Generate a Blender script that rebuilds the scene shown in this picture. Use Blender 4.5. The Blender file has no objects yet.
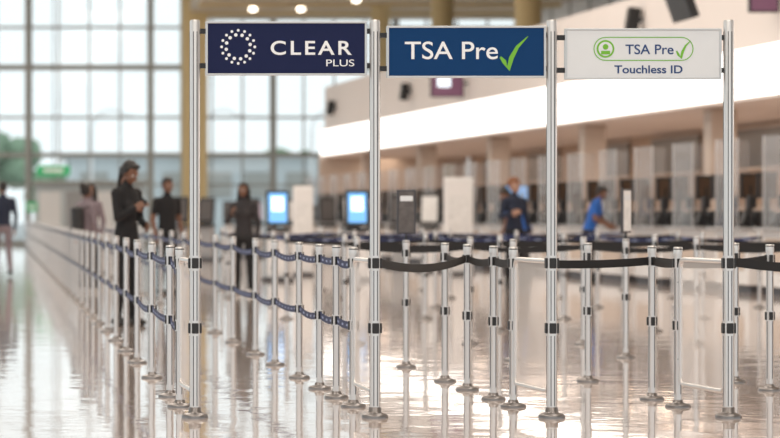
import bpy, bmesh, math, random
from mathutils import Vector, Matrix
random.seed(7)
scene = bpy.context.scene
scene.view_settings.view_transform = 'Standard'
COL = scene.collection

# ---------------------------------------------------------------- materials
def mat(name, color, rough=0.5, metal=0.0, emit=None, es=0.0, noise=0.0, nscale=8.0, bump=0.0, bscale=40.0, spec=0.5):
    m = bpy.data.materials.new(name); m.use_nodes = True
    nt = m.node_tree; b = nt.nodes['Principled BSDF']
    b.inputs['Base Color'].default_value = (*color, 1)
    b.inputs['Roughness'].default_value = rough
    b.inputs['Metallic'].default_value = metal
    b.inputs['Specular IOR Level'].default_value = spec
    if emit:
        b.inputs['Emission Color'].default_value = (*emit, 1)
        b.inputs['Emission Strength'].default_value = es
    tc = None
    if noise > 0 or bump > 0:
        tc = nt.nodes.new('ShaderNodeTexCoord')
    if noise > 0:
        n = nt.nodes.new('ShaderNodeTexNoise'); n.inputs['Scale'].default_value = nscale
        nt.links.new(tc.outputs['Object'], n.inputs['Vector'])
        mx = nt.nodes.new('ShaderNodeMixRGB'); mx.blend_type = 'MIX'
        mx.inputs[1].default_value = (*[c*(1-noise) for c in color], 1)
        mx.inputs[2].default_value = (*[min(1, c*(1+noise)) for c in color], 1)
        nt.links.new(n.outputs['Fac'], mx.inputs[0])
        nt.links.new(mx.outputs[0], b.inputs['Base Color'])
    if bump > 0:
        n = nt.nodes.new('ShaderNodeTexNoise'); n.inputs['Scale'].default_value = bscale
        nt.links.new(tc.outputs['Object'], n.inputs['Vector'])
        bp = nt.nodes.new('ShaderNodeBump'); bp.inputs['Strength'].default_value = bump
        bp.inputs['Distance'].default_value = 0.01
        nt.links.new(n.outputs['Fac'], bp.inputs['Height'])
        nt.links.new(bp.outputs[0], b.inputs['Normal'])
    return m

def glass_mat(name, tint=(1, 1, 1), fac=0.1, haze=None, hz=0.0):
    m = bpy.data.materials.new(name); m.use_nodes = True
    nt = m.node_tree; nt.nodes.clear()
    o = nt.nodes.new('ShaderNodeOutputMaterial')
    t = nt.nodes.new('ShaderNodeBsdfTransparent'); t.inputs[0].default_value = (*tint, 1)
    g = nt.nodes.new('ShaderNodeBsdfGlossy'); g.inputs['Roughness'].default_value = 0.05
    mx = nt.nodes.new('ShaderNodeMixShader'); mx.inputs[0].default_value = fac
    nt.links.new(t.outputs[0], mx.inputs[1]); nt.links.new(g.outputs[0], mx.inputs[2])
    last = mx
    if haze:
        d = nt.nodes.new('ShaderNodeBsdfDiffuse'); d.inputs[0].default_value = (*haze, 1)
        m2 = nt.nodes.new('ShaderNodeMixShader'); m2.inputs[0].default_value = hz
        nt.links.new(mx.outputs[0], m2.inputs[1]); nt.links.new(d.outputs[0], m2.inputs[2]); last = m2
    nt.links.new(last.outputs[0], o.inputs[0])
    return m

ALU = mat('brushed_aluminium', (0.66, 0.65, 0.65), 0.36, 0.75, bump=0.05, bscale=120)
ALU_D = mat('dark_groove', (0.08, 0.08, 0.09), 0.5, 0.5)
BASEM = mat('post_base_metal', (0.22, 0.21, 0.21), 0.35, 0.8)
BLK = mat('black_plastic', (0.012, 0.012, 0.014), 0.45)
BLKBELT = mat('black_belt', (0.010, 0.010, 0.012), 0.7, bump=0.2, bscale=300)
NAVY = mat('sign_navy', (0.012, 0.018, 0.066), 0.6, noise=0.04, spec=0.15)
BLUE = mat('sign_blue', (0.004, 0.043, 0.145), 0.6, noise=0.04, spec=0.15)
SIGNW = mat('sign_grey_white', (0.72, 0.75, 0.78), 0.5, noise=0.02)
FRAME = mat('sign_frame', (0.55, 0.56, 0.57), 0.4, 0.6)
TXTW = mat('letter_white', (0.85, 0.87, 0.9), 0.5)
TXTN = mat('letter_navy', (0.01, 0.05, 0.18), 0.5)
GREEN = mat('tick_green', (0.16, 0.46, 0.03), 0.5)
PANEL = glass_mat('acrylic_gate', (0.97, 0.95, 0.94), 0.06, (0.92, 0.88, 0.86), 0.42)
ACR = glass_mat('acrylic_shield', (0.97, 0.97, 0.98), 0.05, (0.85, 0.85, 0.85), 0.07)
GLASS = glass_mat('window_glass', (0.98, 0.99, 0.99), 0.02)
MULL = mat('mullion_paint', (0.38, 0.38, 0.36), 0.5, 0.1)
COLM = mat('column_cream', (0.66, 0.52, 0.28), 0.6, noise=0.05, nscale=1)
WALLW = mat('plaster_warm_white', (0.86, 0.80, 0.77), 0.7, noise=0.03, nscale=0.6)
TAN = mat('tan_panel', (0.46, 0.33, 0.24), 0.6, noise=0.10, nscale=0.8)
BEIGE = mat('beige_paint', (0.58, 0.48, 0.41), 0.6, noise=0.04, nscale=1)
CEIL = mat('ceiling_paint', (0.62, 0.54, 0.44), 0.8, noise=0.03, nscale=0.5)
WHITEP = mat('white_laminate', (0.80, 0.79, 0.79), 0.4, noise=0.02)
GREYP = mat('grey_laminate', (0.36, 0.36, 0.37), 0.45, noise=0.03)
DARKW = mat('dark_window', (0.07, 0.045, 0.03), 0.3)
STRIP = mat('light_box', (1, 0.97, 0.93), 0.5, emit=(1.0, 0.95, 0.89), es=2.2)
LAMPM = mat('downlight_lens', (1, 1, 1), 0.5, emit=(1.0, 0.88, 0.72), es=6.0)
SCRB = mat('screen_blue', (0.1, 0.3, 0.6), 0.3, emit=(0.20, 0.50, 0.95), es=0.9)
SCRW = mat('screen_white', (0.8, 0.9, 1), 0.3, emit=(0.80, 0.92, 1.0), es=1.1)
SCRP = mat('screen_dark', (0.08, 0.04, 0.06), 0.3, emit=(0.40, 0.14, 0.26), es=0.3)
SCRD = mat('screen_grey', (0.3, 0.26, 0.28), 0.3, emit=(0.75, 0.55, 0.62), es=0.6)
GRN = mat('exit_green', (0.02, 0.30, 0.1), 0.4, emit=(0.05, 0.50, 0.2), es=0.3)
ASPH = mat('asphalt', (0.46, 0.48, 0.48), 0.9, noise=0.1, nscale=0.2)
LEAF = mat('foliage', (0.20, 0.30, 0.20), 0.9, noise=0.4, nscale=2)
BLDG = mat('pale_concrete', (0.58, 0.63, 0.65), 0.8, noise=0.08, nscale=0.3)
PAPER = mat('poster_print', (0.10, 0.09, 0.09), 0.5, noise=0.6, nscale=18)
PAPERW = mat('poster_white', (0.75, 0.75, 0.75), 0.5, noise=0.25, nscale=14)

def belt_material():
    m = bpy.data.materials.new('navy_patterned_belt'); m.use_nodes = True
    nt = m.node_tree; b = nt.nodes['Principled BSDF']; b.inputs['Roughness'].default_value = 0.65
    tc = nt.nodes.new('ShaderNodeTexCoord'); sp = nt.nodes.new('ShaderNodeSeparateXYZ')
    nt.links.new(tc.outputs['UV'], sp.inputs[0])
    def M(op, a, bb=None):
        n = nt.nodes.new('ShaderNodeMath'); n.operation = op
        for i, v in enumerate((a, bb)):
            if v is None: continue
            if isinstance(v, (int, float)): n.inputs[i].default_value = v
            else: nt.links.new(v, n.inputs[i])
        return n.outputs[0]
    fr = M('FRACT', M('MULTIPLY', sp.outputs[0], 5.0))
    a = M('LESS_THAN', fr, 0.4)
    c = M('LESS_THAN', M('ABSOLUTE', M('SUBTRACT', sp.outputs[1], 0.5)), 0.15)
    f = M('MULTIPLY', a, c)
    mx = nt.nodes.new('ShaderNodeMixRGB')
    mx.inputs[1].default_value = (0.008, 0.018, 0.085, 1); mx.inputs[2].default_value = (0.28, 0.34, 0.52, 1)
    nt.links.new(f, mx.inputs[0]); nt.links.new(mx.outputs[0], b.inputs['Base Color'])
    return m
NBELT = belt_material()

def floor_material():
    m = bpy.data.materials.new('polished_terrazzo'); m.use_nodes = True
    nt = m.node_tree; b = nt.nodes['Principled BSDF']
    tc = nt.nodes.new('ShaderNodeTexCoord')
    n1 = nt.nodes.new('ShaderNodeTexNoise'); n1.inputs['Scale'].default_value = 90; n1.inputs['Detail'].default_value = 4
    n2 = nt.nodes.new('ShaderNodeTexNoise'); n2.inputs['Scale'].default_value = 0.35; n2.inputs['Detail'].default_value = 3
    for n in (n1, n2): nt.links.new(tc.outputs['Object'], n.inputs['Vector'])
    r1 = nt.nodes.new('ShaderNodeValToRGB')
    r1.color_ramp.elements[0].position = 0.35; r1.color_ramp.elements[0].color = (0.60, 0.51, 0.47, 1)
    r1.color_ramp.elements[1].position = 0.62; r1.color_ramp.elements[1].color = (0.88, 0.78, 0.73, 1)
    nt.links.new(n1.outputs['Fac'], r1.inputs[0])
    r2 = nt.nodes.new('ShaderNodeValToRGB')
    r2.color_ramp.elements[0].color = (0.88, 0.82, 0.80, 1); r2.color_ramp.elements[1].color = (1, 1, 1, 1)
    nt.links.new(n2.outputs['Fac'], r2.inputs[0])
    mx = nt.nodes.new('ShaderNodeMixRGB'); mx.blend_type = 'MULTIPLY'; mx.inputs[0].default_value = 1
    nt.links.new(r1.outputs[0], mx.inputs[1]); nt.links.new(r2.outputs[0], mx.inputs[2])
    br = nt.nodes.new('ShaderNodeTexBrick'); br.offset = 0.0; br.inputs['Scale'].default_value = 1.0
    br.inputs['Brick Width'].default_value = 3.0; br.inputs['Row Height'].default_value = 3.0
    br.inputs['Mortar Size'].default_value = 0.006
    br.inputs['Color1'].default_value = (1, 1, 1, 1); br.inputs['Color2'].default_value = (0.97, 0.96, 0.95, 1)
    br.inputs['Mortar'].default_value = (0.5, 0.42, 0.38, 1)
    nt.links.new(tc.outputs['Object'], br.inputs['Vector'])
    m3 = nt.nodes.new('ShaderNodeMixRGB'); m3.blend_type = 'MULTIPLY'; m3.inputs[0].default_value = 1
    nt.links.new(mx.outputs[0], m3.inputs[1]); nt.links.new(br.outputs['Color'], m3.inputs[2])
    nt.links.new(m3.outputs[0], b.inputs['Base Color'])
    b.inputs['Roughness'].default_value = 0.11
    b.inputs['IOR'].default_value = 1.5
    b.inputs['Coat Weight'].default_value = 0.8
    b.inputs['Coat Roughness'].default_value = 0.035
    b.inputs['Coat IOR'].default_value = 1.5
    n3 = nt.nodes.new('ShaderNodeTexNoise'); n3.inputs['Scale'].default_value = 1.9; n3.inputs['Detail'].default_value = 3
    nt.links.new(tc.outputs['Object'], n3.inputs['Vector'])
    bp = nt.nodes.new('ShaderNodeBump'); bp.inputs['Strength'].default_value = 0.5; bp.inputs['Distance'].default_value = 0.007
    nt.links.new(n3.outputs['Fac'], bp.inputs['Height'])
    nt.links.new(bp.outputs[0], b.inputs['Normal']); nt.links.new(bp.outputs[0], b.inputs['Coat Normal'])
    return m
FLOOR = floor_material()

# ---------------------------------------------------------------- mesh builder
class MB:
    def __init__(s): s.v = []; s.f = []; s.m = []; s.sm = []; s.mats = []; s.uv = {}
    def mi(s, m):
        if m not in s.mats: s.mats.append(m)
        return s.mats.index(m)
    def add(s, vs, fs, m, smooth=False, uvs=None):
        o = len(s.v); s.v += [tuple(v) for v in vs]; k = s.mi(m)
        for i, f in enumerate(fs):
            if uvs: s.uv[len(s.f)] = uvs[i]
            s.f.append([o+a for a in f]); s.m.append(k); s.sm.append(smooth)
    def box(s, c, d, m, rot=None, bev=0.0):
        bm = bmesh.new(); bmesh.ops.create_cube(bm, size=1)
        for v in bm.verts: v.co = Vector((v.co.x*d[0], v.co.y*d[1], v.co.z*d[2]))
        if bev > 0: bmesh.ops.bevel(bm, geom=bm.edges[:], offset=bev, segments=2, profile=0.5, affect='EDGES')
        R = rot if rot else Matrix.Identity(3)
        bm.verts.index_update()
        vs = [R @ v.co + Vector(c) for v in bm.verts]; fs = [[v.index for v in f.verts] for f in bm.faces]
        bm.free(); s.add(vs, fs, m)
    def lathe(s, prof, c, m, seg=20, flute=0.0):
        vs = []; fs = []
        for (r, z) in prof:
            for i in range(seg):
                a = 2*math.pi*i/seg; rr = r*(1-flute*(i % 2))
                vs.append((c[0]+rr*math.cos(a), c[1]+rr*math.sin(a), c[2]+z))
        for j in range(len(prof)-1):
            for i in range(seg):
                k = (i+1) % seg
                fs.append([j*seg+i, j*seg+k, (j+1)*seg+k, (j+1)*seg+i])
        s.add(vs, fs, m, True)
        s.add(vs[:seg], [list(range(seg))[::-1]], m); s.add(vs[-seg:], [list(range(seg))], m)
    def tube(s, p0, p1, r, m, r1=None, seg=12):
        p0 = Vector(p0); p1 = Vector(p1); r1 = r if r1 is None else r1
        d = (p1-p0).normalized(); u = d.orthogonal().normalized(); w = d.cross(u)
        vs = []
        for p, q in ((p0, r), (p1, r1)):
            for i in range(seg):
                a = 2*math.pi*i/seg; vs.append(p+u*q*math.cos(a)+w*q*math.sin(a))
        fs = [[i, (i+1) % seg, seg+(i+1) % seg, seg+i] for i in range(seg)]
        s.add(vs, fs, m, True)
        s.add([vs[i] for i in range(seg)], [list(range(seg))[::-1]], m)
        s.add([vs[seg+i] for i in range(seg)], [list(range(seg))], m)
    def prism(s, pts, z0, z1, m):
        n = len(pts); vs = [(x, y, z0) for x, y in pts]+[(x, y, z1) for x, y in pts]
        fs = [[i, (i+1) % n, n+(i+1) % n, n+i] for i in range(n)]
        fs += [list(range(n))[::-1], [n+i for i in range(n)]]
        s.add(vs, fs, m)
    def disc(s, c, r, m, seg=20, y=0.003):
        s.tube((c[0], c[1], c[2]), (c[0], c[1]-y, c[2]), r, m, seg=seg)
    def belt(s, p, q, m, sag=0.03, h=0.05, n=8, trim=0.036):
        p = Vector(p); q = Vector(q); d = (q-p); L = d.length; d.normalize()
        p = p+d*trim; q = q-d*trim; L = (q-p).length
        side = Vector((-d.y, d.x, 0)).normalized()*0.0015
        vs = []; fs = []; uv = []
        for i in range(n+1):
            t = i/n; c = p.lerp(q, t) - Vector((0, 0, sag*4*t*(1-t)))
            for sg in (-1, 1):
                for zz in (-h/2, h/2): vs.append(c+side*sg+Vector((0, 0, zz)))
        for i in range(n):
            a = i*4; b = a+4; u0 = i/n*L; u1 = (i+1)/n*L
            fs += [[a, b, b+1, a+1], [a+2, a+3, b+3, b+2], [a+1, b+1, b+3, a+3], [a, a+2, b+2, b]]
            uv += [[(u0, 0), (u1, 0), (u1, 1), (u0, 1)], [(u0, 0), (u0, 1), (u1, 1), (u1, 0)], [(0, 0)]*4, [(0, 0)]*4]
        s.add(vs, fs, m, False, uv)
    def mesh(s, name):
        me = bpy.data.meshes.new(name); me.from_pydata(s.v, [], s.f)
        for m in s.mats: me.materials.append(m)
        me.polygons.foreach_set('material_index', s.m); me.polygons.foreach_set('use_smooth', s.sm)
        if s.uv:
            ul = me.uv_layers.new(name='UVMap')
            for fi, u in s.uv.items():
                for k, li in enumerate(me.polygons[fi].loop_indices): ul.data[li].uv = u[k]
        me.update(); return me
    def build(s, name, parent=None, loc=None, rotz=0):
        o = bpy.data.objects.new(name, s.mesh(name)); COL.objects.link(o)
        if parent: o.parent = parent
        if loc: o.location = loc
        o.rotation_euler[2] = rotz
        return o
def empty(name, loc=(0, 0, 0)):
    e = bpy.data.objects.new(name, None); COL.objects.link(e); e.location = loc; e.empty_display_size = 0.2
    return e

def _sph(U=12, Vn=8):
    vs = [(0, 0, 1)]
    for j in range(1, Vn):
        t = math.pi*j/Vn
        for i in range(U):
            a = 2*math.pi*i/U; vs.append((math.sin(t)*math.cos(a), math.sin(t)*math.sin(a), math.cos(t)))
    vs.append((0, 0, -1)); fs = []
    for i in range(U): fs.append((0, 1+i, 1+(i+1) % U))
    for j in range(Vn-2):
        for i in range(U):
            a = 1+j*U; k = (i+1) % U; fs.append((a+i, a+U+i, a+U+k, a+k))
    a = 1+(Vn-2)*U; n = len(vs)-1
    for i in range(U): fs.append((a+i, n, a+(i+1) % U))
    return vs, fs
SPH = _sph()
class Blob:
    def __init__(s): s.v = []; s.f = []
def ell(bl, c, r, xf=None):
    o = len(bl.v)
    for v in SPH[0]:
        p = Vector((v[0]*r[0]+c[0], v[1]*r[1]+c[1], v[2]*r[2]+c[2])); bl.v.append(xf(p) if xf else p)
    bl.f += [tuple(o+a for a in f) for f in SPH[1]]
def seg(bl, p0, p1, r0, r1, xf=None, n=None, fl=(1, 1, 1)):
    p0 = Vector(p0); p1 = Vector(p1); L = (p1-p0).length
    n = n or max(3, int(L/(min(r0, r1)*0.5))+1)
    for i in range(n+1):
        t = i/n; r = r0+(r1-r0)*t; ell(bl, p0.lerp(p1, t), (r*fl[0], r*fl[1], r*fl[2]), xf)
def remesh(bl, vox, smooth=4):
    me = bpy.data.meshes.new('tmp'); me.from_pydata(bl.v, [], bl.f); me.update()
    o = bpy.data.objects.new('tmp', me); COL.objects.link(o)
    md = o.modifiers.new('r', 'REMESH'); md.mode = 'VOXEL'; md.voxel_size = vox
    if smooth:
        s_ = o.modifiers.new('s', 'SMOOTH'); s_.iterations = smooth; s_.factor = 0.5
    bpy.context.view_layer.update()
    out = bpy.data.meshes.new_from_object(o.evaluated_get(bpy.context.evaluated_depsgraph_get()))
    bpy.data.objects.remove(o); bpy.data.meshes.remove(me)
    V = [v.co.copy() for v in out.vertices]; F = [list(p.vertices) for p in out.polygons]
    bpy.data.meshes.remove(out); return V, F

# ---------------------------------------------------------------- people
EYEW = mat('eye_white', (0.7, 0.68, 0.65), 0.3); IRIS = mat('eye_iris', (0.03, 0.015, 0.01), 0.2)
def dseg(p, a, b_):
    ab = b_-a; t = max(0, min(1, (p-a).dot(ab)/max(1e-9, ab.dot(ab)))); return (p-(a+ab*t)).length
def human(name, loc, heading, H, cols, lean=0.0, hpitch=0.0, hyaw=0.0, arms=None, legs=None, hair='short', sleeve='long', female=False, bag=None, phone=False):
    k = H/1.76
    skin, top, pants, shoe, hairm = cols
    piv = Vector((0, 0, 0.95)); RL = Matrix.Rotation(lean, 3, 'X')
    T = lambda p: RL @ (Vector(p)-piv)+piv
    arms = arms or {}; legs = legs or {}
    sh = 0.165 if female else 0.185
    bones = []
    bm = Blob()
    prof = [(0.86, .145, .105), (0.93, .168 if female else .158, .118), (1.02, .148, .108), (1.1, .132 if female else .145, .10), (1.2, .142 if female else .155, .108), (1.31, .165 if female else .178, .118), (1.39, .165 if female else .18, .10), (1.44, .12, .08), (1.475, .07, .065)]
    for (a, c) in zip(prof[:-1], prof[1:]):
        for q in range(3):
            t = q/3; z = a[0]+(c[0]-a[0])*t
            ell(bm, (0, 0, z), (a[1]+(c[1]-a[1])*t, a[2]+(c[2]-a[2])*t, 0.045), T)
    if female:
        for s_ in (-1, 1): ell(bm, (s_*0.07, -0.085, 1.27), (.065, .055, .06), T)
    bones += [(T((0, 0, 1.0)), T((0, 0, 1.42)), 'top', 0.16), (Vector((0, 0, .86)), Vector((0, 0, .90)), 'pants', 0.15)]
    seg(bm, (0, 0.005, 1.43), (0, -0.012, 1.55), 0.058, 0.052, T); bones.append((T((0, 0, 1.505)), T((0, -0.01, 1.58)), 'skin', 0.058))
    hands = []
    for s_, key in ((-1, 'R'), (1, 'L')):
        S = Vector((s_*sh, 0, 1.40))
        E, Wr = arms.get(key, ((s_*0.235, 0.03, 1.12), (s_*0.235, -0.07, 0.88)))
        S, E, Wr = T(S), T(E), T(Wr)
        seg(bm, T((s_*0.1, 0, 1.41)), S, 0.055, 0.062); seg(bm, S, E, 0.060, 0.045); seg(bm, E, Wr, 0.044, 0.030 if sleeve == 'short' else 0.036)
        mid = S.lerp(E, 0.62 if sleeve == 'short' else 1.0)
        bones.append((S, mid, 'top', 0.05))
        if sleeve == 'short': bones += [(mid, E, 'skin', 0.045), (E, Wr, 'skin', 0.038)]
        else: bones += [(E, Wr, 'top', 0.04)]
        hands.append((s_, E, Wr))
        Hp = Vector((s_*0.088, 0, 0.90)); K, A = legs.get(key, ((s_*0.105, -0.01, 0.50), (s_*0.11, 0.03, 0.085)))
        K = Vector(K); A = Vector(A)
        seg(bm, Hp, K, 0.088, 0.060); seg(bm, K, K.lerp(A, 0.35), 0.060, 0.060); seg(bm, K.lerp(A, 0.35), A, 0.060, 0.045)
        fd = Vector((0, -1, 0))
        base = Vector((A.x, A.y, A.z-0.045))
        seg(bm, base+Vector((0, 0.04, 0)), base+fd*0.10, 0.044, 0.048, None, None, (0.95, 1, 0.95)); seg(bm, base+fd*0.10, base+fd*0.175+Vector((0, 0, -0.008)), 0.048, 0.034)
        seg(bm, A, base, 0.042, 0.045)
        bones += [(Hp, K, 'pants', 0.075), (K, A+Vector((0, 0, .02)), 'pants', 0.055), (base+Vector((0, .04, 0)), base+fd*0.17, 'shoe', 0.05)]
    V, F = remesh(bm, 0.013, 5)
    mm = {'top': top, 'pants': pants, 'skin': skin, 'shoe': shoe}
    mb = MB()
    groups = {}
    for f in F:
        c = sum((V[i] for i in f), Vector())/len(f)
        best = min(bones, key=lambda B: dseg(c, B[0], B[1])-B[3])[2]
        groups.setdefault(best, []).append(f)
    for v in V: v.z = max(v.z, 0.0)
    o = len(mb.v); mb.v += [tuple(v) for v in V]
    for g, fs in groups.items():
        ki = mb.mi(mm[g])
        for f in fs: mb.f.append([o+a for a in f]); mb.m.append(ki); mb.sm.append(True)
    bm = Blob()
    for s_, E, Wr in hands:
        dr = (Wr-E).normalized(); n = Vector((-s_, 0, 0)); n = (n-dr*n.dot(dr))
        n = n.normalized() if n.length > 0.1 else Vector((0, 0, -1))
        sd = n.cross(dr).normalized()
        if sd.y > 0: sd = -sd
        for q in range(7):
            c = Wr+dr*(0.0+0.014*q); w = 0.024+0.016*min(1, q/3)
            for u in (-1, -.33, .33, 1): ell(bm, c+sd*u*(w-0.013), (0.015, 0.015, 0.015), None)
        for q, (ln, cu) in enumerate(((.070, .30), (.080, .36), (.074, .42), (.058, .5))):
            p = Wr+dr*0.088+sd*(0.031-0.0205*q); dd = (dr+sd*(0.08-0.05*q)).normalized(); an = cu*0.5
            for ph in (0.45, 0.3, 0.25):
                q2 = p+(dd*math.cos(an)+n*math.sin(an))*ln*ph
                seg(bm, p, q2, 0.0088, 0.0080); p = q2; an += cu
        p = Wr+dr*0.025+sd*0.030; q1 = p+(dr*0.6+sd*0.65+n*0.35).normalized()*0.035; q2 = q1+(dr*0.9+sd*0.2+n*0.35).normalized()*0.03
        seg(bm, p, q1, 0.013, 0.0105); seg(bm, q1, q2, 0.0105, 0.0088)
        if phone and s_ == -1:
            pc = Wr+dr*0.09+n*0.026; mb.box(pc, (0.009, 0.075, 0.15), BLK, Matrix.Rotation(0.5, 3, 'X'))
    V, F = remesh(bm, 0.0045, 2); mb.add(V, F, skin, True)
    hc = Vector((0, -0.022, 1.64)); nk = Vector((0, -0.005, 1.56))
    RH = Matrix.Rotation(hyaw, 3, 'Z') @ Matrix.Rotation(hpitch, 3, 'X')
    HX = lambda p: T(RH @ (Vector(p)+hc-nk)+nk)
    bm = Blob()
    ell(bm, (0, 0.018, 0.028), (.074, .092, .088), HX); ell(bm, (0, -0.018, -0.03), (.060, .066, .078), HX)
    ell(bm, (0, -0.05, -0.085), (.030, .028, .022), HX); seg(bm, (0, -0.085, 0.0), (0, -0.104, -0.034), .009, .013, HX)
    ell(bm, (0, -0.078, -0.058), (.024, .012, .007), HX); ell(bm, (0, -0.076, -0.069), (.021, .012, .008), HX)
    seg(bm, (-.04, -0.070, 0.018), (.04, -0.070, 0.018), .011, .011, HX)
    for s_ in (-1, 1):
        ell(bm, (s_*0.038, -0.052, -0.03), (.022, .022, .022), HX); ell(bm, (s_*0.076, 0.008, -0.012), (.009, .02, .032), HX)
    seg(bm, (0, 0.01, -0.05), (0, 0.016, -0.12), .05, .05, HX)
    V, F = remesh(bm, 0.0055, 2); mb.add(V, F, skin, True)
    for s_ in (-1, 1):
        for c, r, m_ in (((s_*0.030, -0.070, 0.0), 0.0125, EYEW), ((s_*0.030, -0.0795, 0.0), 0.0058, IRIS)):
            bm = Blob(); ell(bm, c, (r, r, r), HX); mb.add(bm.v, bm.f, m_, True)
    bm = Blob()
    ell(bm, (0, 0.034, 0.048), (.083, .092, .082), HX); ell(bm, (0, 0.055, 0.0), (.076, .066, .075), HX); ell(bm, (0, -0.035, 0.092), (.055, .045, .03), HX)
    if hair in ('long', 'ponytail', 'bun'):
        for s_ in (-1, 1): seg(bm, (s_*.066, 0.0, 0.05), (s_*.07, 0.02, -0.03), .022, .02, HX)
    if hair == 'long':
        for s_ in (-1, -0.5, 0, .5, 1):
            seg(bm, (s_*.06, 0.06, 0.0), (s_*.085, 0.085, -0.26), .038, .026, HX)
        for s_ in (-1, 1): seg(bm, (s_*.076, 0.01, 0.0), (s_*.095, -0.01, -0.24), .022, .02, HX)
    if hair == 'bun': ell(bm, (0, 0.10, 0.10), (.05, .05, .05), HX)
    if hair == 'ponytail':
        seg(bm, (0, 0.08, 0.03), (0, 0.11, -0.02), .040, .044, HX); seg(bm, (0, 0.11, -0.02), (0.01, 0.07, -0.26), .044, .024, HX)
    if hair == 'curly':
        for _ in range(46):
            a = random.uniform(0, 6.28); e_ = random.uniform(-0.1, 1.5)
            p = Vector((math.cos(a)*math.cos(e_)*.09, abs(math.sin(a))*math.cos(e_)*.10+0.02, 0.04+math.sin(e_)*.09)); ell(bm, p, (.03, .03, .03), HX)
    V, F = remesh(bm, 0.007, 2); mb.add(V, F, hairm, True)
    if bag == 'backpack':
        bm = Blob()
        for z in (1.02, 1.1, 1.18, 1.26, 1.34): ell(bm, (0, 0.19, z), (.14, .09, .07), T)
        for s_ in (-1, 1): seg(bm, (s_*.11, 0.10, 1.38), (s_*.11, -0.09, 1.43), .018, .016, T); seg(bm, (s_*.11, -0.09, 1.43), (s_*.12, -0.125, 1.25), .016, .016, T)
        V, F = remesh(bm, 0.012, 3); mb.add(V, F, BLK, True)
    if bag == 'shoulder':
        bm = Blob()
        for z in (0.80, 0.86, 0.92, 0.98): ell(bm, (0.26, 0.06, z), (.06, .15, .05), None)
        V, F = remesh(bm, 0.012, 3); mb.add(V, F, BLK, True)
        mb.tube((0.24, 0.06, 1.0), (0.19, 0.02, 1.47), 0.012, BLK)
    mb.v = [tuple(Vector(v)*k) for v in mb.v]
    return mb.build(name, loc=loc, rotz=heading)

SK1 = mat('skin_brown', (0.17, 0.08, 0.05), 0.5); SK2 = mat('skin_tan', (0.36, 0.20, 0.14), 0.5)
HB = mat('hair_black', (0.008, 0.006, 0.006), 0.5, bump=0.4, bscale=200); HR = mat('hair_auburn', (0.22, 0.08, 0.03), 0.5, bump=0.4, bscale=200)
CB = mat('cloth_black', (0.008, 0.008, 0.010), 0.85, bump=0.2, bscale=60); CN = mat('cloth_navy', (0.012, 0.018, 0.04), 0.85, bump=0.2, bscale=60)
CG = mat('cloth_lilac_grey', (0.20, 0.16, 0.18), 0.85, bump=0.2, bscale=60); CBL = mat('cloth_blue', (0.02, 0.12, 0.46), 0.8, bump=0.2, bscale=60)
CDG = mat('cloth_charcoal', (0.03, 0.027, 0.030), 0.85, bump=0.2, bscale=60); SHO = mat('shoe_dark', (0.02, 0.02, 0.02), 0.5); SHW = mat('shoe_light', (0.55, 0.55, 0.55), 0.5)
phone_arms = {'R': ((-0.20, -0.05, 1.14), (-0.08, -0.18, 1.24)), 'L': ((0.22, 0.0, 1.13), (0.12, -0.16, 1.06))}
walk = {'L': ((0.10, -0.16, 0.52), (0.10, -0.22, 0.085)), 'R': ((-0.10, 0.02, 0.50), (-0.10, 0.24, 0.11))}
human('traveler_walking', (0.16, 49, 0), 3.3, 1.86, (SK2, CN, CG, SHO, HB), hair='short', legs=walk, bag='shoulder')
human('traveler_with_backpack', (1.40, 38.6, 0), 2.3, 1.68, (SK1, CG, CDG, SHW, HB), hair='bun', female=True, bag='backpack')
human('traveler_chatting', (1.54, 40.3, 0), -0.6, 1.72, (SK2, CG, CB, SHO, HB), hair='long', female=True, sleeve='long')
human('traveler_using_phone', (1.43, 27.2, 0), 0.8, 1.80, (SK1, CB, CB, SHO, HB), hair='ponytail', hpitch=0.5, arms=phone_arms, female=True, phone=True)
human('traveler_in_black_shirt', (2.60, 37.8, 0), 0.5, 1.77, (SK1, CB, CB, SHO, HB), hair='short', sleeve='short', hpitch=0.1)
human('traveler_with_long_hair', (3.74, 37.6, 0), -0.4, 1.69, (SK1, CDG, CB, SHW, HB), hair='long', female=True, arms={'R': ((-0.26, -0.02, 1.15), (-0.14, -0.20, 1.28))})
human('counter_agent', (10.6, 44.6, 0), 1.1, 1.76, (SK1, CBL, CDG, SHO, HB), hair='short', lean=0.3, hpitch=0.2, sleeve='short', arms={'R': ((-0.23, -0.10, 1.17), (-0.18, -0.30, 1.12)), 'L': ((0.23, -0.10, 1.17), (0.18, -0.30, 1.12))})
human('traveler_with_curly_hair', (8.62, 41.5, 0), 0.3, 1.80, (SK2, CN, CB, SHO, HR), hair='curly', female=True, arms={'R': ((-0.26, -0.02, 1.15), (-0.16, -0.2, 1.2))})
human('counter_agent', (9.45, 44.6, 0), -1.4, 1.78, (SK1, CBL, CDG, SHO, HB), hair='short', lean=0.55, hpitch=-0.1, sleeve='short', arms={'R': ((-0.23, -0.16, 1.17), (-0.18, -0.36, 1.05)), 'L': ((0.23, -0.16, 1.17), (0.18, -0.36, 1.05))})

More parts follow.
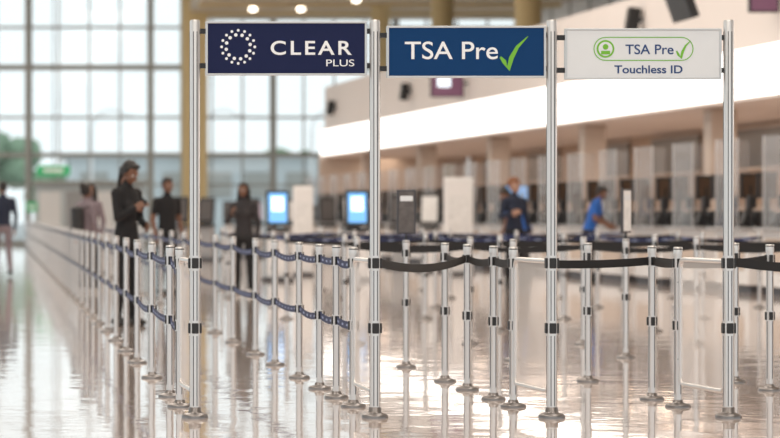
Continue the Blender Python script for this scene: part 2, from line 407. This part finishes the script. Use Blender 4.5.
# ---------------------------------------------------------------- room shell
YE = 100.0
b = MB(); b.box((5, 48, -0.1), (44, 110, 0.2), FLOOR); b.build('floor')
b = MB(); b.box((5, 48, 12.1), (44, 110, 0.2), CEIL); b.build('ceiling')
b = MB()
X0, X1 = -16.0, 21.0
maj = 1.32
x = maj-4.9*4
while x < X1:
    if x > X0: b.box((x, YE, 6), (0.24, 0.30, 12), MULL)
    for k in range(1, 4):
        xx = x+k*4.9/4
        if X0 < xx < X1: b.box((xx, YE, 6), (0.07, 0.14, 12), MULL)
    x += 4.9
for z, t in ((8.7, .10), (7.1, .22), (5.1, .10), (3.6, .18), (2.4, .08), (0.1, .2), (10.4, .1), (11.9, .2)):
    b.box(((X0+X1)/2, YE-0.02, z), (X1-X0, 0.2, t), MULL)
b.box(((X0+X1)/2, YE+0.05, 6), (X1-X0, 0.01, 12), GLASS)
b.build('window_1')
b = MB()
for y in range(-4, 101, 6): b.box((-16, y, 6), (0.3, 0.3, 12), MULL)
for z in (0.1, 3.6, 7.1, 11.9): b.box((-16, 48, z), (0.2, 104, 0.2), MULL)
b.box((-16.05, 48, 6), (0.01, 104, 12), GLASS)
b.build('window_2')

def Xb(d): return 15.127-0.0435*d
def outline(off, y0=16, y1=86.2):
    p = [(Xb(y0)-off, y0)]
    n = 8; R = 1.2+off; cx = Xb(y1)+1.2
    for i in range(n+1):
        a = math.pi - i/n*math.pi/2
        p.append((cx+R*math.cos(a), y1+R*math.sin(a)))
    return p
pts = outline(0)+[(20.8, 87.4), (20.8, 16)]
b = MB(); b.prism(pts[::-1], 3.2, 5.6, WALLW); b.build('wall_bulkhead')
b = MB(); b.prism((outline(0.14)+outline(0.01)[::-1])[::-1], 3.24, 4.10, STRIP); b.build('light_box_band')
b = MB(); b.prism((outline(0.17)+outline(0.01)[::-1])[::-1], 4.10, 4.15, WALLW); b.build('trim_1')
b = MB(); b.prism((outline(0.17)+outline(0.01)[::-1])[::-1], 3.19, 3.24, WALLW); b.build('trim_2')
b = MB(); b.box((16.6, 52, 1.6), (0.2, 70, 3.2), TAN)
for y in (24, 32, 40, 47, 54, 60.5, 67, 75, 82):
    b.box((16.47, y, 2.65), (0.06, 4.2, 0.85), DARKW)
    b.box((16.45, y, 2.2), (0.08, 4.4, 0.06), BEIGE); b.box((16.45, y, 3.1), (0.08, 4.4, 0.06), BEIGE)
    b.box((16.45, y, 1.15), (0.06, 4.4, 0.5), BEIGE)
b.build('wall_right')
b = MB(); b.box((13.9, 87.3, 1.6), (5.2, 0.2, 3.2), BEIGE); b.build('wall_recess_end')
b = MB(); b.box((21, 48, 8.8), (0.3, 104, 6.4), MULL); b.build('wall_clerestory')
b = MB()
for y in range(20, 100, 3): b.box((20.82, y, 8.8), (0.02, 2.6, 5.4), WHITEP)
b.build('window_3')
for i, d in enumerate((30, 38.5, 47, 55.5, 64, 72.5, 81)):
    b = MB(); X = Xb(d)+0.55
    b.box((X, d, 1.6), (0.5, 0.5, 3.19), BEIGE, bev=0.03)
    b.box((X, d, 0.1), (0.6, 0.6, 0.19), ALU_D)
    b.build('square_column')
for d in (42, 55, 68, 81, 94):
    b = MB(); z0 = 5.6 if d < 88 else 0.0
    b.lathe([(0.45, z0), (0.36, z0+0.1), (0.36, 11.6), (0.5, 11.99)], (14.5, d, 0), COLM, 24)
    b.build('round_column')
b = MB(); b.box((7.7, 96.5, 6), (0.95, 0.8, 11.99), COLM, bev=0.05); b.box((7.7, 96.5, 0.2), (1.15, 1.0, 0.4), BEIGE); b.build('rectangular_column')
b = MB(); b.box((14.2, 78, 9.25), (13.4, 44, 0.5), CEIL)
for y in range(60, 100, 4): b.box((14.2, y, 8.93), (13.4, 0.25, 0.14), COLM)
b.build('ceiling_soffit')
for (lx, ly) in ((9.7, 94), (11.5, 94), (9.7, 86), (13, 90)):
    b = MB(); b.lathe([(0.10, 0), (0.13, 0.02), (0.13, 0.12)], (lx, ly, 8.87), LAMPM, 16); b.build('downlight')

def area(name, loc, sx, sy, P, col=(1, 0.91, 0.80), rot=(0, 0, 0)):
    l = bpy.data.lights.new(name, 'AREA'); l.shape = 'RECTANGLE'; l.size = sx; l.size_y = sy; l.energy = P; l.color = col
    o = bpy.data.objects.new(name, l); COL.objects.link(o); o.location = loc; o.rotation_euler = rot
for y in (4, 16, 28, 40, 52, 66, 80):
    for x in (-3, 6):
        area('ceiling_light', (x, y, 11.9), 3.5, 7, 540)
for y in (24, 34, 44, 54, 64, 74, 84):
    area('soffit_light', (Xb(y)+2, y, 3.15), 1.2, 7, 60, (1, 0.80, 0.62))

# ---------------------------------------------------------------- stanchions
def post_parts(b, c, H=1.0):
    x, y, z = c
    b.lathe([(0.0785, 0.0), (0.0785, 0.010), (0.070, 0.018), (0.045, 0.024), (0.034, 0.028), (0.032, 0.042), (0.027, 0.046)], c, BASEM, 24)
    b.lathe([(0.0245, 0.044), (0.0245, H-0.03)], c, ALU, 20)
    for a in range(4):
        an = a*math.pi/2+math.pi/4*0.6
        b.box((x+0.0242*math.cos(an), y+0.0242*math.sin(an), H/2), (0.004, 0.004, H-0.16), ALU_D, Matrix.Rotation(an, 3, 'Z'))
    for zc, hh in ((H-0.10, 0.056), (0.51, 0.056)):
        b.box((x, y, zc), (0.026, 0.066, hh), BLK, bev=0.003)
        b.box((x, y, zc), (0.066, 0.026, hh), BLK, bev=0.003)
        b.lathe([(0.028, -hh/2-0.008), (0.028, hh/2+0.008)], (x, y, zc), ALU, 20)
    b.lathe([(0.027, H-0.055), (0.028, H-0.05), (0.028, H-0.004), (0.024, H)], c, ALU, 20)
    b.lathe([(0.0285, H-0.016), (0.0285, H-0.010)], c, BLK, 20)
b = MB(); post_parts(b, (0, 0, 0)); POST = b.mesh('queue_stanchion')
def post(x, y):
    o = bpy.data.objects.new('queue_stanchion', POST); COL.objects.link(o); o.location = (x, y, 0); return o
def row(X, ys, m, levels=(0.9, 0.51), sag=0.022):
    bb = MB()
    for a, c in zip(ys[:-1], ys[1:]):
        for z in levels: bb.belt((X, a, z), (X, c, z), m, sag*random.uniform(0.5, 1.5), 0.048)
    return bb
RA = [15.63, 16.5, 18.4, 20.3, 22.0]
while RA[-1] < 93: RA.append(RA[-1]+1.85)
XA, XB_, XC, XD, XE = 1.155, 2.24, 3.24, 4.27, 5.3
for y in RA: post(XA, y)
row(XA, RA, NBELT).build('retractable_belt')
RB = [15.63, 16.4, 17.25, 18.4, 20.0, 21.5, 23.5, 25.4]
while RB[-1] < 58: RB.append(RB[-1]+2.1)
for y in RB: post(XB_, y)
row(XB_, RB, NBELT).build('retractable_belt')
RC = [15.63, 16.25, 17.15, 18.0, 19.7]
for y in RC: post(XC, y)
row(XC, RC[1:4], BLKBELT, (0.9,)).build('retractable_belt')
RD = [15.63, 16.25, 18.0, 20.6]
for y in RD: post(XD, y)
RE = [17.1, 17.9, 21.0]
for y in RE: post(XE, y)
post(5.42, 14.95)
for k, d in enumerate((23.2, 25.8, 28.8, 32.4, 36, 39.8)):
    xs = [XC+0.12+(k % 2)*0.25]
    lim = min(9.6, 800*d/2500+1.0)
    while xs[-1] < lim: xs.append(xs[-1]+1.05+0.55*(k % 3 > 0))
    if d > 37: xs = [v for v in xs if abs(v-8.62) > 0.6]
    bb = MB()
    for x in xs: post(x, d)
    for a, c in zip(xs[:-1], xs[1:]):
        bb.belt((a, d, 0.9), (c, d, 0.9), NBELT if k in (3, 5) else BLKBELT, 0.03, 0.045)
    bb.build('retractable_belt')
bb = MB()
bb.belt((2.25, 14.8, 0.92), (XC, 17.15, 0.9), BLKBELT, 0.05, 0.052, trim=0.05)
bb.belt((XC, 16.25, 0.9), (XC, 15.63, 0.9), BLKBELT, 0.01, 0.052)
bb.belt((XC, 15.63, 0.9), (XD, 16.25, 0.9), BLKBELT, 0.015, 0.052)
bb.belt((XD, 16.25, 0.9), (XD, 15.63, 0.9), BLKBELT, 0.01, 0.052)
bb.belt((4.343, 14.8, 0.92), (5.42, 14.95, 0.9), BLKBELT, 0.03, 0.055, trim=0.05)
bb.belt((XD, 16.25, 0.9), (XE, 17.1, 0.9), BLKBELT, 0.03, 0.052)
bb.build('retractable_belt')

# ---------------------------------------------------------------- sign portals
YS = 14.8
PX = [1.183, 2.249, 3.296, 4.343]
GX = [XA, XB_, XC, XD]
HP = 2.355
for i, X in enumerate(PX):
    b = MB(); c = (X, YS, 0)
    b.lathe([(0.078, 0), (0.078, 0.012), (0.070, 0.022), (0.048, 0.028), (0.038, 0.034), (0.037, 0.06), (0.032, 0.064)], c, BASEM, 28)
    b.lathe([(0.0305, 0.05), (0.0305, HP-0.012), (0.026, HP)], c, ALU, 28)
    for an in (-math.pi/2-0.35, -math.pi/2+0.35, math.pi/2, 0, math.pi):
        b.box((X+0.0300*math.cos(an), YS+0.0300*math.sin(an), HP/2), (0.003, 0.005, HP-0.14), ALU_D, Matrix.Rotation(an, 3, 'Z'))
    for zc in (0.915, 0.53):
        b.box((X, YS, zc), (0.080, 0.04, 0.062), BLK, bev=0.005)
        b.box((X, YS, zc), (0.04, 0.080, 0.062), BLK, bev=0.005)
        b.lathe([(0.034, -0.045), (0.034, 0.045)], (X, YS, zc), ALU, 24)
    b.build('sign_pole')
    g = MB(); Xn = X; Xf = GX[i]
    ya, yb = YS+0.075, 15.63-0.06
    def P(t, z): return (Xn+(Xf-Xn)*t, ya+(yb-ya)*t, z)
    r = 0.015; za, zb = 0.15, 0.925
    cr = 0.05; Lg = yb-ya
    path = []
    for (t, z, a0) in ((1-cr/Lg, zb-cr, 0), (cr/Lg, zb-cr, 90), (cr/Lg, za+cr, 180), (1-cr/Lg, za+cr, 270)):
        for q in range(5):
            a = math.radians(a0+q*22.5)
            path.append(P(t+cr/Lg*math.cos(a), z+cr*math.sin(a)))
    for j in range(len(path)): g.tube(path[j], path[(j+1) % len(path)], r, ALU, seg=8)
    n = len(path)
    g.add([(p[0]-0.003, p[1], p[2]) for p in path], [list(range(n))], PANEL)
    for z in (0.3, 0.78):
        g.tube(P(-0.04/Lg, z), P(0.0, z), 0.008, BLK, seg=8); g.tube(P(1, z), P(1+0.03/Lg, z), 0.008, BLK, seg=8)
    g.build('swing_gate_panel')

def text_mesh(txt, size, m, cx, cz, y, parent, name, width=None, sp=1.0, bold=0.0, align='CENTER'):
    cu = bpy.data.curves.new(name, 'FONT'); cu.body = txt; cu.size = size; cu.align_x = align; cu.space_character = sp
    cu.extrude = 0.0015; cu.offset = bold
    o = bpy.data.objects.new(name+'_tmp', cu); COL.objects.link(o)
    bpy.context.view_layer.update()
    dg = bpy.context.evaluated_depsgraph_get()
    me = bpy.data.meshes.new_from_object(o.evaluated_get(dg)); bpy.data.objects.remove(o)
    xs = [v.co.x for v in me.vertices]; zs = [v.co.y for v in me.vertices]
    w = max(xs)-min(xs); mx = (max(xs)+min(xs))/2; mz = (max(zs)+min(zs))/2
    k = (width/w) if width else 1
    for v in me.vertices: v.co = Vector(((v.co.x-mx)*k, -v.co.z, (v.co.y-mz)))
    me.materials.clear(); me.materials.append(m)
    t = bpy.data.objects.new(name, me); COL.objects.link(t); t.location = (cx, y, cz); t.parent = parent
PPM = 2500/14.8
def sx(px): return (px+5)/PPM
def sz(py): return 1.2+(215-py)/PPM
def stroke(b, pts, w, m, y):
    L = []; R = []
    for i, p in enumerate(pts):
        a = Vector(pts[max(0, i-1)]); c = Vector(pts[min(len(pts)-1, i+1)]); d = (c-a).normalized(); n = Vector((-d.y, d.x))
        L.append(Vector(p)+n*w[i]/2); R.append(Vector(p)-n*w[i]/2)
    for i in range(len(pts)-1):
        q = [L[i], L[i+1], R[i+1], R[i]]
        b.add([(v.x, y-0.002, v.y) for v in q]+[(v.x, y+0.001, v.y) for v in q], [[0, 1, 2, 3], [7, 6, 5, 4], [0, 4, 5, 1], [3, 2, 6, 7]], m)
signs = [(205.5, 366.5, NAVY), (386.5, 545.5, BLUE), (564.5, 721, SIGNW)]
for i, (a, c, m) in enumerate(signs):
    xa, xb = sx(a), sx(c); za = sz((75.5, 78, 79.5)[i]); zb = sz((21.5, 26, 28.5)[i])
    cx, cz = (xa+xb)/2, (za+zb)/2
    e = empty('overhead_lane_sign', (cx, YS, cz))
    b = MB(); b.box((0, 0, 0), (xb-xa-0.02, 0.02, zb-za-0.02), m); b.build('panel', e)
    b = MB()
    W, Hh = xb-xa, zb-za
    for zz in (-1, 1): b.box((0, 0, zz*(Hh/2-0.006)), (W, 0.032, 0.012), FRAME, bev=0.002)
    for xx in (-1, 1): b.box((xx*(W/2-0.006), 0, 0), (0.012, 0.032, Hh-0.024), FRAME)
    b.build('frame', e)
    b = MB()
    gl = (xa-0.0315-PX[i]); gr = PX[i+1]-0.0315-xb
    for zz in (-0.32, 0.32):
        b.box((-W/2-gl/2, 0, zz*Hh), (gl, 0.02, 0.03), BLK); b.box((W/2+gr/2, 0, zz*Hh), (gr, 0.02, 0.03), BLK)
    b.build('brackets', e)
    y = -0.0105
    lx = lambda px: sx(px)-cx
    lz = lambda py: sz(py)-cz
    if i == 0:
        text_mesh('CLEAR', 0.115, TXTW, lx(311), lz(48), y, e, 'lettering', width=81/PPM, sp=1.25, bold=0.0018)
        text_mesh('PLUS', 0.058, TXTW, lx(340), lz(63), y, e, 'sub_lettering', width=28/PPM)
        b = MB()
        for (R, r, n, ph) in ((0.098, 0.0085, 16, 0), (0.072, 0.0105, 12, 0.2)):
            for k in range(n):
                t = 2*math.pi*k/n+ph; b.disc((lx(238)+R*math.cos(t), y, lz(47)+R*math.sin(t)), r, TXTW, 12)
        b.build('dot_emblem', e)
    if i == 1:
        text_mesh('TSA Pre', 0.148, TXTW, lx(451), lz(50.5), y, e, 'lettering', width=93/PPM, bold=0.0008)
        b = MB()
        stroke(b, [(lx(500), lz(57)), (lx(504), lz(62)), (lx(508), lz(69)), (lx(511), lz(58)), (lx(517), lz(47)), (lx(527.5), lz(36.5))],
               [0.012, 0.026, 0.030, 0.028, 0.020, 0.004], GREEN, y)
        b.build('tick_mark', e)
    if i == 2:
        text_mesh('TSA Pre', 0.082, TXTN, lx(649), lz(49.5), y, e, 'lettering', width=48/PPM, bold=0.0006)
        text_mesh('Touchless ID', 0.066, TXTN, lx(648), lz(69.5), y, e, 'sub_lettering', width=68/PPM, bold=0.0010)
        b = MB()
        stroke(b, [(lx(676), lz(51)), (lx(678), lz(55)), (lx(680.5), lz(58)), (lx(682), lz(52)), (lx(685), lz(46)), (lx(690), lz(41))],
               [0.008, 0.014, 0.017, 0.015, 0.011, 0.003], GREEN, y)
        cc = []; rr = 11.5/PPM
        for k in range(13): t = math.pi/2-k*math.pi/12; cc.append((lx(681)+rr*math.cos(t), lz(49)+rr*math.sin(t)))
        for k in range(13): t = -math.pi/2-k*math.pi/12; cc.append((lx(605)+rr*math.cos(t), lz(49)+rr*math.sin(t)))
        cc.append(cc[0]); stroke(b, cc, [0.005]*len(cc), GREEN, y)
        b.tube((lx(605), y, lz(49)), (lx(605), y-0.002, lz(49)), 8.8/PPM, GREEN, seg=28)
        b.tube((lx(605), y-0.002, lz(49)), (lx(605), y-0.003, lz(49)), 7.0/PPM, SIGNW, seg=28)
        b.tube((lx(605), y-0.003, lz(47)), (lx(605), y-0.0045, lz(47)), 2.8/PPM, GREEN, seg=16)
        b.prism([(lx(600.5), y-0.0045), (lx(609.5), y-0.0045), (lx(609.5), y-0.003), (lx(600.5), y-0.003)], lz(54.5), lz(51), GREEN)
        b.build('tick_and_icon', e)

def holder(x, y, w, h, m, rot=0):
    b = MB()
    b.tube((0, 0, 1.0), (0, 0, 1.06), 0.008, BLK); b.box((0, 0, 1.05+h/2), (w, 0.02, h), ALU_D, bev=0.004)
    b.box((0, -0.012, 1.05+h/2), (w-0.03, 0.004, h-0.03), m)
    b.box((0, -0.0145, 1.05+h*0.8), (w-0.05, 0.002, h*0.12), SIGNW)
    b.build('sign_holder', loc=(x, y, 0), rotz=rot)
holder(XC, 19.7, 0.15, 0.35, PAPER); holder(XE, 21.0, 0.17, 0.37, PAPERW, 0.9)

# ---------------------------------------------------------------- check-in counters
ang = math.atan(0.0435)
d = 37.0; k = 0
while d < 78:
    X = Xb(d)-1.55
    e = empty('check_in_counter', (X, d, 0)); e.rotation_euler[2] = ang
    b = MB()
    b.box((0, 0, 0.06), (0.62, 1.5, 0.12), ALU_D); b.box((0, 0, 0.54), (0.7, 1.56, 0.84), WHITEP, bev=0.01)
    b.box((-0.05, 0, 0.985), (0.86, 1.64, 0.05), GREYP, bev=0.008); b.box((-0.36, 0, 0.6), (0.01, 1.2, 0.5), BEIGE)
    b.build('desk', e)
    b = MB()
    for yy, rz in ((-0.45, 0.35), (0.35, 0.5)):
        R = Matrix.Rotation(rz, 3, 'Z')
        b.lathe([(0.11, 0), (0.11, 0.015), (0.03, 0.03)], (0.05, yy, 1.01), BLK, 16)
        b.box((0.05, yy, 1.34), (0.08, 0.08, 0.66), BLK)
        b.box((0.05, yy, 1.66), (0.36, 0.06, 0.40), BLK, R, bev=0.01)
        c = R @ Vector((0, -0.032, 0)); b.box((0.05+c.x, yy+c.y, 1.66), (0.31, 0.004, 0.32), SCRB if k in (8,) else DARKW, R)
        b.box((0.02, yy+0.1, 1.14), (0.30, 0.30, 0.26), BLK, bev=0.02)
        b.box((-0.26, yy, 1.12), (0.16, 0.22, 0.20), BLK, Matrix.Rotation(0.4, 3, 'Y'), bev=0.01)
        b.tube((-0.24, yy-0.16, 1.01), (-0.24, yy-0.16, 1.34), 0.018, BLK); b.box((-0.24, yy-0.16, 1.40), (0.12, 0.13, 0.20), BLK, bev=0.01)
    b.build('terminals', e)
    b = MB(); b.box((-0.42, 0, 1.70), (0.012, 1.0, 1.38), ACR); b.box((-0.12, 0.66, 1.70), (0.56, 0.012, 1.38), ACR)
    for yy in (-0.5, 0.5): b.box((-0.42, yy, 1.70), (0.016, 0.016, 1.38), ALU)
    b.build('acrylic_shield', e)
    d += 2.15; k += 1

def kiosk(x, y, m=SCRB, rz=0.0, body=WHITEP):
    b = MB()
    b.box((0, 0, 0.03), (0.55, 0.5, 0.06), ALU_D, bev=0.01); b.box((0, 0.03, 0.5), (0.34, 0.26, 0.9), body, bev=0.04)
    b.box((0, -0.08, 0.93), (0.42, 0.3, 0.08), BLK, bev=0.01)
    R = Matrix.Rotation(-0.12, 3, 'X')
    b.box((0, 0, 1.33), (0.42, 0.09, 0.66), BLK, R, bev=0.02); b.box((0, -0.05, 1.33), (0.33, 0.006, 0.54), m, R)
    b.box((0, -0.058, 1.40), (0.22, 0.004, 0.26), SCRW if m == SCRB else m, R)
    b.build('check_in_kiosk', loc=(x, y, 0), rotz=rz)
kiosk(5.15, 45.6, SCRB); kiosk(6.60, 45.6, SCRB)
dd = 53.0; k = 0
while dd < 86:
    kiosk(Xb(dd)-3.6, dd, (PAPERW, PAPER, SCRD)[k % 3], random.uniform(-0.5, 0.9), (WHITEP, GREYP)[k % 2]); dd += 3.1; k += 1
for (x, y) in ((4.6, 62), (5.6, 66), (7.2, 70), (6.2, 74)): kiosk(x, y, PAPER, random.uniform(-1, 1), GREYP)
def poster_stand(x, y, w, h, m):
    b = MB(); b.box((0, 0, 0.02), (w, 0.4, 0.04), ALU_D, bev=0.01)
    b.box((0, 0, 0.05+h/2), (w, 0.08, h), m, bev=0.035); b.box((0, -0.042, 0.2+h*0.5), (w*0.75, 0.004, h*0.45), PAPERW)
    b.build('poster_stand', loc=(x, y, 0))
poster_stand(9.27, 50, 0.58, 1.9, WHITEP); poster_stand(6.1, 49.5, 0.40, 1.72, WHITEP)

def display(x, y, z, w, h, m, m2):
    b = MB(); b.box((0, 0, 0), (w, 0.1, h), BLK, bev=0.01); b.box((0, -0.052, 0), (w-0.06, 0.004, h-0.06), m)
    b.box((-w*0.1, -0.056, h*0.12), (w*0.4, 0.003, h*0.5), m2)
    b.tube((w/2-0.02, 0.03, 0), (w/2+0.10, 0.03, 0), 0.03, BLK); b.build('wall_display', loc=(x, y, z))
display(Xb(65)-0.55, 65, 4.62, 0.86, 0.72, SCRP, SCRW); display(13.0, 42.3, 5.0, 0.5, 0.75, SCRP, SCRD)
for dd, zz in ((72, 4.75), (84, 4.8), (50, 5.1), (58, 5.2)):
    b = MB(); X = Xb(dd)-0.2; b.box((0, 0, 0), (0.24, 0.24, 0.5), BLK, Matrix.Rotation(0.15, 3, 'Y'), bev=0.03)
    b.box((0.13, 0, 0), (0.12, 0.06, 0.1), ALU_D); b.build('loudspeaker', loc=(X, dd, zz))
b = MB(); b.box((0, 0, 0), (0.14, 1.1, 0.80), BLK, Matrix.Rotation(-0.35, 3, 'Y'), bev=0.02)
b.tube((0, 0, 0.25), (0, 0, 7.2), 0.04, BLK); b.build('hanging_flight_display', loc=(10.93, 40, 4.70))

b = MB(); b.box((3.6, 95.5, 1.2), (4.2, 0.3, 2.4), BLDG); b.box((3.6, 95.3, 2.45), (4.4, 0.7, 0.1), MULL)
for xx in (2.1, 3.1, 4.1, 5.1): b.box((xx, 95.33, 1.1), (0.8, 0.05, 2.0), GREYP if xx == 3.1 else WHITEP)
b.build('entrance_vestibule')
def exit_sign(x, y, z, w=1.2):
    b = MB(); b.box((0, 0, 0), (w, 0.1, 0.36), GRN, bev=0.01); b.box((0, -0.055, 0), (w*0.6, 0.01, 0.12), TXTW)
    b.tube((0, 0, 0.18), (0, 0, 12-z), 0.02, BLK); b.build('hanging_exit_sign', loc=(x, y, z))
exit_sign(2.1, 90, 2.8)
exit_sign(1.35, 92, 1.5, 0.4)

# ---------------------------------------------------------------- outside
b = MB(); b.box((10, 260, -0.35), (500, 315, 0.3), ASPH); b.build('ground_outside')
b = MB(); b.box((16, 170, 2.4), (22, 12, 5.2), BLDG)
for i in range(8): b.box((6.5+i*2.7, 163.9, 3.2), (1.8, 0.1, 1.6), MULL)
b.box((16, 170, 5.1), (23, 13, 0.3), WHITEP); b.build('terminal_outbuilding')
def tree(x, y, h):
    bl = Blob()
    for k in range(26):
        a = random.uniform(0, 6.28); r = random.uniform(0, h*0.34); rr = random.uniform(0.10, 0.19)*h
        ell(bl, (r*math.cos(a), r*math.sin(a), h*random.uniform(0.40, 0.84)), (rr, rr, rr*0.85))
    vs = [v+Vector([random.uniform(-.02, .02)*h for _ in range(3)]) for v in bl.v]
    mb = MB(); mb.add(vs, bl.f, LEAF, True)
    mb.tube((0, 0, 0), (0, 0, h*0.6), h*0.03, TAN, h*0.02); mb.build('deciduous_tree', loc=(x, y, -0.2))
for (x, y, h) in ((-4.5, 175, 6.5), (-0.5, 180, 8.0), (4.5, 190, 5), (9, 195, 6), (13, 210, 6), (22, 200, 7), (28, 205, 8), (-9, 170, 7)): tree(x, y, h)
for lx_ in (5.8, 12.5, 19):
    b = MB()
    b.tube((0, 0, 0), (0, 0, 6.5), 0.09, WHITEP)
    pr = (0, 0, 6.5)
    for i in range(1, 9):
        a = i/8*math.pi*0.75; q = (1.2-1.2*math.cos(a), 0, 6.5+1.2*math.sin(a)); b.tube(pr, q, 0.07, WHITEP); pr = q
    b.box((pr[0]+0.2, 0, pr[2]), (0.6, 0.25, 0.12), WHITEP, bev=0.02); b.build('street_lamp', loc=(lx_, 150, -0.2))

# ---------------------------------------------------------------- world
w = bpy.data.worlds.new('World'); scene.world = w; w.use_nodes = True
bg = w.node_tree.nodes['Background']; bg.inputs[0].default_value = (0.87, 0.94, 0.96, 1); bg.inputs[1].default_value = 1.22

# ---------------------------------------------------------------- camera
cam = bpy.data.cameras.new('camera'); co = bpy.data.objects.new('camera', cam); COL.objects.link(co)
co.location = (0, 0, 1.2); co.rotation_euler = (math.pi/2, 0, 0)
cam.sensor_width = 36; cam.lens = 36*2500/780; cam.shift_x = 395/780; cam.shift_y = -4/780
cam.clip_end = 1000
cam.dof.use_dof = True; cam.dof.focus_distance = 15.2; cam.dof.aperture_fstop = 2.2
scene.camera = co
